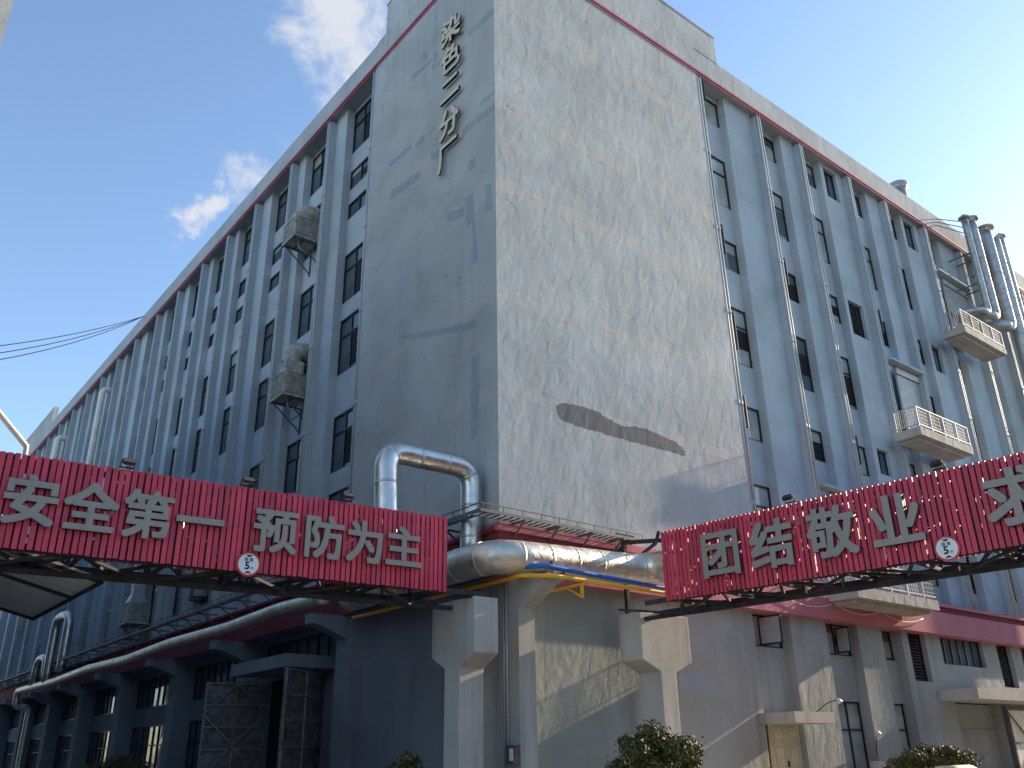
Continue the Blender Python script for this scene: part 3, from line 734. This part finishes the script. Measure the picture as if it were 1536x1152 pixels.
m.bar((-10.36, .9, cz(-10.38) + .01), (-10.36, 7.5, cz(-10.38) + .01), .06, .16); obj('frame', m, 'dark', CN)
m = MB(); m.tube([PL(11.1, .9, 7.3), Vector((-12.43, .5, 7.87)), Vector((-13.9, .5, 9.3)), Vector((-14.8, .8, 10.2))], .06, 10)
tag(obj('stay_pole', m, 'door', None, loc=PL(11.1, .9, 7.3)), 'slanted cream pole rising behind the left end of the left gantry', 'pole')
for k, (dz, sag, lab) in enumerate(((.0, 1.4, 'uppermost of the overhead cables crossing the blue sky'), (-.5, 1.9, 'middle overhead cable crossing the blue sky'), (-1.0, 2.3, 'lowest of the overhead cables crossing the blue sky'))):
    a = Vector((0, 44.2, 33.25)); b = Vector((-14.8, 22.5, 17.6 + dz * .8)); pts = []
    for i in range(25):
        t = i / 24; q = a.lerp(b, t); q.z -= sag * 4 * t * (1 - t) * (.35); pts.append(q)
    m = MB(); m.tube(pts, .022, 6); tag(obj('overhead_cable', m, 'wire'), lab, 'cable', 'overhead cables from the roof to the left')

for lab, b in (('unseen block added across the right hand road to shade the lower walls', (6, 95, -48, -21, 0, 15)), ('unseen block added behind the viewer to shade the lower walls', (-60, -19, -60, -27, 0, 15))):  # two out-of-view blocks added to cut sky light on the lower walls
    m = MB(); m.box(*b); m.box(b[0] - .2, b[1] + .2, b[2] - .2, b[3] + .2, 15, 15.5)
    tag(obj('unseen_shade_block', m, 'lower_shade', None, loc=((b[0] + b[1]) / 2, (b[2] + b[3]) / 2, 0)), lab, 'building')

# ------------------------------------------------------------------ pipework round the corner
def pipe(name, label, pts, r, mat, every=1.0, bendr=None, n=22, group=None, flange=True, step=.5):
    pts = bend(pts, bendr or r * 1.7)
    root = Vector(pts[0])
    m = MB(); m.tube(seg(pts, step), r, n); seams(m, pts, r, every)
    o = obj(name, m, mat, None, loc=(root.x, root.y, root.z)); return tag(o, label, 'pipe', group)
pipe('steam_pipe', 'fat silver clad pipe bending round the corner under the cable tray', [(5.0, -4.2, 6.9), (5.0, -1.0, 6.9), (-.95, -1.0, 6.66), (-.95, 7.0, 6.66)], .47, 'foil', 1.0, 1.0)
pipe('pipe_loop', 'shiny silver expansion loop standing above the left gantry', [(-12, .1, 6.5), (-3.45, .1, 6.5), (-3.45, .5, 6.5), (-3.45, .8, 9.68), (-.44, .8, 9.68), (-.44, .8, 6.9)], .325, 'steel', .95, .62)
pipe('wall_pipe', 'long slim silver pipe on brackets along the left wall', [(-1.2, 8.4, 6.8), (-1.2, 12, 6.9), (-1.17, 17, 6.78), (-1.22, 24, 6.84), (-1.16, 31, 6.7), (-1.23, 38, 6.8), (-1.17, 46, 6.66), (-1.2, 56.2, 6.72), (-1.2, 57.2, 6.72), (-1.2, 57.2, 5.6), (-.2, 57.2, 5.6), (-.2, 57.2, .2)], .225, 'foil', 1.6, .4)
for lab, y, r, z1, y2 in (('taller silver hairpin pipe at the far end of the left wall', 48.6, .30, 11.0, 45.9), ('shorter silver hairpin pipe at the far end of the left wall', 52.4, .25, 8.6, 50.4)):
    pipe('hairpin_pipe', lab, [(-1.2, y, 6.75), (-1.2, y, z1), (-1.0, y2, z1), (-1.0, y2, 7.2)], r, 'steel', 1.2, .9, group='hairpin pipes on the left wall')
pipe('gas_pipe', 'yellow gas pipe bent round the corner bracket', [(-.25, 8.0, 6.14), (-.25, -1.25, 6.14), (.4, -1.9, 6.1), (5.6, -1.9, 6.04), (5.6, -4, 6.04)], .06, 'yellow', 30, .14)
pipe('water_pipe', 'blue pipe above the yellow one at the corner', [(-.35, 8.0, 6.4), (-.35, -1.05, 6.4), (.3, -1.66, 6.4), (5.4, -1.66, 6.24), (5.4, -4, 6.24)], .072, 'blue', 30, .16)
m = MB(); m.box(1.35, 1.45, -1.98, -.1, 5.94, 6.0); m.bar((1.4, -1.9, 5.95), (1.4, -1.9, 5.6), .07, .07); m.bar((1.4, -1.3, 5.94), (1.4, -1.88, 5.64), .05, .05)
m.box(.7, 1.15, -1.5, -1.46, 6.2, 6.62, 1)
tag(obj('pipe_hanger', m, ['yellow', 'greysteel'], None, loc=(1, -1, 6)), 'small yellow hanger and grey clamp holding the coloured pipes', 'pipe bracket')
# cable tray
TR = thing('cable_tray', 'grey steel cable ladder wrapping the corner above the fat silver pipe', 'cable tray', (-.5, -.3, 8.0))
m = MB()
def tray(p0, p1, inn, W_=.5):
    p0 = Vector(p0); p1 = Vector(p1); d = (p1 - p0); L = d.length; d.normalize(); q = Vector(inn)
    for w in (0, W_):
        m.bar(p0 + q * w, p1 + q * w, .03, .09)
    m.bar(p0 + Vector((0, 0, .2)), p1 + Vector((0, 0, .2)), .03, .03)
    k = 0
    while k * .24 < L:
        s = p0 + d * (k * .24 + .1); m.bar(s, s + q * W_, .035, .035)
        if k % 3 == 0: m.bar(s, s + Vector((0, 0, .2)), .025, .025)
        k += 1
tray((-1.1, -.55, 8.02), (5.5, -.55, 7.98), (0, 1, 0)); tray((-1.1, -.05, 8.02), (-1.1, 86, 7.98), (1, 0, 0), .28)
m.bar((-1.1, -.55, 8.02), (-1.1, -.05, 8.02), .03, .09); m.bar((-1.1, -.55, 8.22), (-1.1, -.05, 8.22), .03, .03)
obj('ladder_rack', m, 'greysteel', TR)
for x in [.5 + 1.35 * k for k in range(4)]:
    m = MB(); m.bar((x, -.62, 7.93), (x, 0, 7.93), .05, .06); m.bar((x, -.5, 7.9), (x, -.02, 7.5), .045, .045); obj('support_arm', m, 'greysteel', TR)
y = 1.7
while y < 86:
    m = MB(); m.bar((-1.15, y, 7.93), (0, y, 7.93), .05, .06); m.bar((-.7, y, 7.9), (-.02, y, 7.45), .045, .045); obj('support_arm', m, 'greysteel', TR); y += 2.2
# steel frame tying the right gantry to the wall
m = MB()
m.bar((4.8, -.34, 5.5), (4.8, -.34, 7.95), .13, .13); m.bar((4.8, -.42, 5.5), (5.0, -3.2, 5.52), .1, .12)
m.bar((4.8, -.42, 7.86), (5.0, -3.2, 7.5), .11, .12); m.bar((4.8, -.42, 7.3), (4.95, -3.2, 7.15), .08, .09); m.bar((4.8, -.42, 7.1), (5.02, -1.5, 7.66), .08, .09)
m.bar((4.8, -.3, 7.7), (4.8, 0, 7.7), .1, .1); m.bar((5.02, -1.5, 7.66), (3.5, -3.0, 7.5), .08, .09); m.bar((4.4, -.42, 8.1), (5.2, -.42, 8.1), .05, .05)
tag(obj('steel_bracket_frame', m, 'dark', None, loc=(4.8, -.34, 5.5)), 'dark steel post and struts tying the right gantry to the wall', 'steel frame')
# conduit and junction box on the corner column
JB = thing('junction_box', 'grey meter box at the foot of a conduit on the corner column', 'meter box', (.05, -.3, 1.4))
m = MB(); m.box(.05, .27, -.44, -.1, 1.42, 1.88); m.box(.03, .05, -.42, -.28, 1.5, 1.8, 1); obj('box', m, ['greysteel', 'white'], JB)
m = MB()
for y in (.02, .14): m.tube([(.23, y, 1.0), (.23, y, 6.15)], .035, 8)
obj('conduit', m, 'pipepaint', JB)

# ------------------------------------------------------------------ wall-hung evaporative coolers
def cooler(label, y0, z0, duct):
    x0, x1, y1, z1 = -.72, .46, y0 + 1.35, z0 + 1.15
    A = thing('air_cooler', label, 'air cooler', ((x0 + x1) / 2, y0 + .67, z0), 'ivory evaporative coolers on the left wall')
    m = MB(); m.box(x0 + .03, x1 - .03, y0 + .03, y1 - .03, z0 + .08, z1); m.box(x0 - .04, x1 + .04, y0 - .04, y1 + .04, z0 + .0, z0 + .1); m.box(x0 - .02, x1 + .02, y0 - .02, y1 + .02, z1, z1 + .06)
    for cx in (x0, x1):
        for cy in (y0, y1): m.box(cx - .04, cx + .04, cy - .04, cy + .04, z0 + .1, z1)
    obj('casing', m, 'ivory', A)
    for side in range(2):
        g = MB(); k = 0
        if side: g.box(x0 + .05, x1 - .05, y0 + .0, y0 + .035, z0 + .15, z1 - .06)
        else: g.box(x0 + .0, x0 + .035, y0 + .05, y1 - .05, z0 + .15, z1 - .06)
        L = (x1 - x0 if side else y1 - y0)
        for k in range(1, 12):
            t = k * L / 12
            if side: g.box(x0 + t - .018, x0 + t + .018, y0 - .025, y0, z0 + .15, z1 - .06, 1)
            else: g.box(x0 - .025, x0, y0 + t - .018, y0 + t + .018, z0 + .15, z1 - .06, 1)
        for k in range(1, 6):
            z = z0 + .1 + k * .18
            if side: g.box(x0 + .05, x1 - .05, y0 - .02, y0, z, z + .025, 1)
            else: g.box(x0 - .02, x0, y0 + .05, y1 - .05, z, z + .025, 1)
        obj('grille', g, ['grille', 'ivory'], A)
    m = MB()
    for y in (y0 + .15, y1 - .15):
        m.bar((x0, y, z0 - .04), (.75, y, z0 - .04), .06, .06); m.bar((x0 + .1, y, z0 - .06), (.74, y, z0 - 1.15), .05, .05); m.bar((.74, y, z0 - .06), (.74, y, z0 - 1.3), .05, .05)
    m.bar((x0, y0 - .05, z0 - .03), (x0, y1 + .05, z0 - .03), .05, .05); m.bar((x0 + .55, y0 + .1, z0 - .03), (x0 + .55, y1 - .1, z0 - .03), .04, .05); m.bar((.3, y0 + .15, z0 - .68), (.3, y1 - .15, z0 - .68), .04, .04)
    obj('wall_bracket', m, 'greysteel', A)
    m = MB(); m.tube(bend([(x0 + .3, y0 + .3, z0), (x0 + .4, y0 + .3, z0 - .5), (.70, y0 + .2, z0 - .8), (.72, y0 + .2, z0 - 2.6)], .2, 4), .025, 6); obj('drain_hose', m, 'pipepaint', A)
    m = MB(); cy = (y0 + y1) / 2; cx = (x0 + x1) / 2 - .05
    if duct == 'elbow':
        q = bend([(cx, cy, z1 + .0), (cx, cy, z1 + .75), (.84, cy, z1 + .75)], .7, 8); m.tube(q, .50, 20); seams(m, q, .5, .17, 0, .02)
    elif duct == 'tallelbow':
        m.box(cx - .42, cx + .42, cy - .45, cy + .45, z1 + .06, z1 + .75); q = bend([(cx, cy, z1 + .7), (cx, cy, z1 + 1.45), (.84, cy, z1 + 1.45)], .7, 8); m.tube(q, .46, 20); seams(m, q, .46, .2, 0, .02)
    else:
        a, b = .5, .3; zz = z1 + .06
        m.hexa([(cx - a, cy - a, zz), (cx + a, cy - a, zz), (cx + a, cy + a, zz), (cx - a, cy + a, zz), (cx - b, cy - b, zz + .5), (cx + b, cy - b, zz + .5), (cx + b, cy + b, zz + .5), (cx - b, cy + b, zz + .5)])
        m.box(cx - b, cx + b, cy - b, cy + b, zz + .5, zz + 6.5); m.box(cx - b, .8, cy - b, cy + b, zz + 6.5, zz + 7.1); m.box(cx - b - .03, cx + b + .03, cy - b - .03, cy + b + .03, zz + .9, zz + .98)
    obj('duct', m, 'galv' if duct == 'tall' else 'ivory', A)
cooler('upper ivory air cooler with ribbed elbow duct on the left wall', 15.15, 25.35, 'elbow')
cooler('middle ivory air cooler with tall hooded elbow duct on the left wall', 14.75, 16.75, 'tallelbow')
cooler('low air cooler with long straight duct below the left gantry', 33.6, 8.95, 'tall')
for lab, y, z1, z0, r in (('long pale square duct running up the far left wall', 51.6, 29.6, 12, .24), ('pale elbow topped duct near the far end of the left wall', 66.0, 29.6, 12, .30)):
    m = MB(); m.tube(bend([(-.35, y, z0), (-.35, y, z1), (.7, y, z1)], .45), r, 14)
    tag(obj('wall_duct', m, 'white', None, loc=(-.35, y, z0)), lab, 'duct', 'pale ducts on the far left wall')

# ------------------------------------------------------------------ chimneys on the right
def flue(label, x, r, z0, z1, cap, elbow=True, y=-1.2):
    F = thing('flue_pipe', label, 'flue pipe', (x, y, z0), 'steel flue pipes at the right edge')
    m = MB(); pts = [(x - 1.6, .3, z0), (x - .9, y, z0), (x, y, z0), (x, y, z1)] if elbow else [(x, y, z0), (x, y, z1)]
    pts = bend(pts, max(.4, r * 1.5)) if elbow else pts
    m.tube(seg(pts, .6), r, 18); seams(m, pts, r, 1.3); obj('shaft', m, 'galv', F)
    if cap:
        m = MB(); m.tube([(x, y, z1 + .18), (x, y, z1 + .26), (x, y, z1 + .5)], [r * 1.65, r * 1.7, r * .3], 18)
        for k in range(3): m.bar((x + r * math.cos(k * 2.1), y + r * math.sin(k * 2.1), z1 - .1), (x + r * math.cos(k * 2.1), y + r * math.sin(k * 2.1), z1 + .22), .04)
        obj('rain_cap', m, 'galv', F)
    m = MB()
    for z in (z0 + 2.2, z0 + 4.4): m.bar((x, y, z), (x, .35, z), .06, .08)
    obj('wall_clamp', m, 'greysteel', F)
flue('thin steel flue with flat cap, leftmost of the group', 37.45, .21, 26.2, 32.9, True)
flue('slightly thicker capped steel flue second from the left', 38.45, .29, 26.2, 33.2, True)
flue('thick steel flue with bent hood, third from the left', 40.5, .35, 26.1, 33.3, True)
flue('thick steel flue running far down the wall, fourth from the left', 41.6, .38, 9.0, 33.0, False, False)
flue('thin capped steel flue behind the thick ones', 42.9, .22, 12, 33.6, True, False)
m = MB()
for k, z in enumerate((33.0, 33.5, 34.0)): m.bar((33 + k * .3, 1.5, 33.3), (38.3, -1.1, z - .8), .04, .04)
tag(obj('flue_stay', m, 'greysteel', None, loc=(33, 1.5, 33.3)), 'thin steel stays bracing the flues to the roof', 'stay rods')
m = MB(); m.tube([(37.4, 2.4, 33.0), (37.4, 2.4, 37.3)], .5, 24); m.tube([(37.4, 2.4, 37.3), (37.4, 2.4, 37.55)], [.5, .68], 24); m.tube([(37.4, 2.4, 37.55), (37.4, 2.4, 37.75)], .68, 24)
tag(obj('roof_vent', m, 'galv', None, loc=(37.4, 2.4, 33)), 'short fat grey vent with flared rim on the roof edge', 'roof vent')
m = MB(); m.box(62, 90, 4, 40, 0, 38); m.box(61.7, 90.3, 3.7, 40.3, 38, 38.6)
FB = tag(obj('far_block', m, 'facade', None, loc=(76, 22, 0)), 'blue grey building beyond the flues at the right edge', 'building')

# ------------------------------------------------------------------ small things near the ground
m = MB(); pts = []
for i in range(31):
    t = i / 30; x = 13.2 + t * 10.5; sg = (t * 3) % 1; pts.append((x, -.2, 7.05 - .1 * t - .28 * 4 * sg * (1 - sg)))
m.tube(pts, .014, 5); tag(obj('slack_wire', m, 'white', None, loc=(13.2, -.2, 7.0)), 'thin pale slack wire looped along the pink band', 'wire')
def lamp(label, x, y, z, dx, dz):
    L = thing('wall_lamp', label, 'wall lamp', (x, y, z), 'small lamps on arms at the right wall')
    m = MB(); m.tube(bend([(x, y, z), (x + dx * .5, y - .25, z + dz * .75), (x + dx, y - .4, z + dz)], .12, 4), .022, 8); obj('arm', m, 'greysteel', L)
    m = MB(); m.tube([(x + dx, y - .4, z + dz + .05), (x + dx + .05, y - .42, z + dz - .02), (x + dx + .1, y - .44, z + dz - .1)], [.05, .1, .13], 12); obj('lamp_head', m, 'white', L)
lamp('small white lamp on a thin arm above the cream door', 15.1, .25, 2.95, .85, .42)
lamp('small lamp on a curved arm beside the right shrub', 18.8, .25, 1.5, -.5, .75)
AC = thing('air_conditioner', 'grey outdoor air conditioner standing beside the right shrub', 'air conditioner', (17.6, -.6, .13))
m = MB(); m.box(17.0, 18.1, -.85, -.45, .25, 1.22); obj('casing', m, 'ivory', AC)
m = MB(); m.tube([(17.4, -.87, .74), (17.4, -.85, .74)], .33, 20); obj('fan_guard', m, 'dark', AC)
m = MB()
for x in (17.1, 18.0): m.box(x - .04, x + .04, -.8, -.5, .13, .25)
obj('foot', m, 'dark', AC)
CV = thing('covered_cart', 'cream covered cart with its rounded top just showing at the bottom edge', 'cart', (12.2, -6, 0))
m = MB(); m.tube([(11.3, -6, .86), (13.1, -6, .86)], .30, 16); m.box(11.3, 13.1, -6.3, -5.7, .45, .86); obj('cover', m, 'door', CV)
for x in (11.6, 12.8):
    for y in (-6.25, -5.75):
        m = MB(); m.tube([(x, y - .04, .25), (x, y + .04, .25)], .25, 16); obj('wheel', m, 'dark', CV)
def shrub(label, x, y, zb, rx, rz, h, n, seed, leaf=.085):
    Sx = thing('shrub', label, 'shrub', (x, y, .13), 'dark leaved shrubs along the walls'); r = random.Random(seed)
    m = MB(); lumps = []
    for k in range(22):
        a = r.uniform(0, 6.28); q = r.uniform(.1, .85); lumps.append((x + rx * q * math.cos(a), y + rx * q * math.sin(a), h - rz * (.12 + q * q * .75 + r.uniform(0, .9)), r.uniform(.14, .32)))
    lumps.append((x, y, h - rz * .7, .5))
    for k in range(n):
        L = r.choice(lumps); v = Vector((r.gauss(0, 1), r.gauss(0, 1), r.gauss(0, 1))).normalized() * (r.random() ** .4) * (1 + .28 * abs(r.gauss(0, 1)))
        p = Vector((L[0] + v.x * rx * L[3], L[1] + v.y * rx * L[3], L[2] + v.z * rz * L[3] * 1.05))
        if p.z < .2: continue
        d = (v + Vector((r.uniform(-.9, .9), r.uniform(-.9, .9), r.uniform(-.4, .9)))).normalized(); t = d.orthogonal().normalized()
        t = Matrix.Rotation(r.uniform(0, 6.28), 3, d) @ t; s = leaf * r.uniform(.6, 1.25); q = d.cross(t)
        b = len(m.v); m.v += [tuple(p - q * s * .9), tuple(p + t * s * .36 + d * s * .08), tuple(p + q * s * .95), tuple(p - t * s * .36 + d * s * .08)]
        m.face((b, b + 1, b + 2, b + 3))
    obj('crown', m, 'leaf', Sx)
    m = MB()
    for k in range(22):
        L = lumps[k]; m.tube([(x + r.uniform(-.08, .08), y + r.uniform(-.08, .08), .1), ((x + L[0]) / 2, (y + L[1]) / 2, L[2] * .5), (L[0], L[1], L[2])], [.04, .03, .012], 6)
    obj('stem', m, 'bark', Sx)
shrub('large sunlit shrub below the sunlit hammerhead column', 2.9, -2.7, .1, 1.25, .9, 2.22, 10000, 5, .082)
shrub('round shrub in front of the right ground floor windows', 18.2, -2.2, .1, 1.6, .75, 1.9, 9000, 2, .075)
shrub('small dark shrub left of the shaded hammerhead column', -2.0, 1.4, .1, .8, .5, 1.68, 2500, 3, .08)
shrub('dark shrub at the bottom left under the far windows', -2.0, 27.0, .1, 2.2, .8, 2.0, 4000, 4)
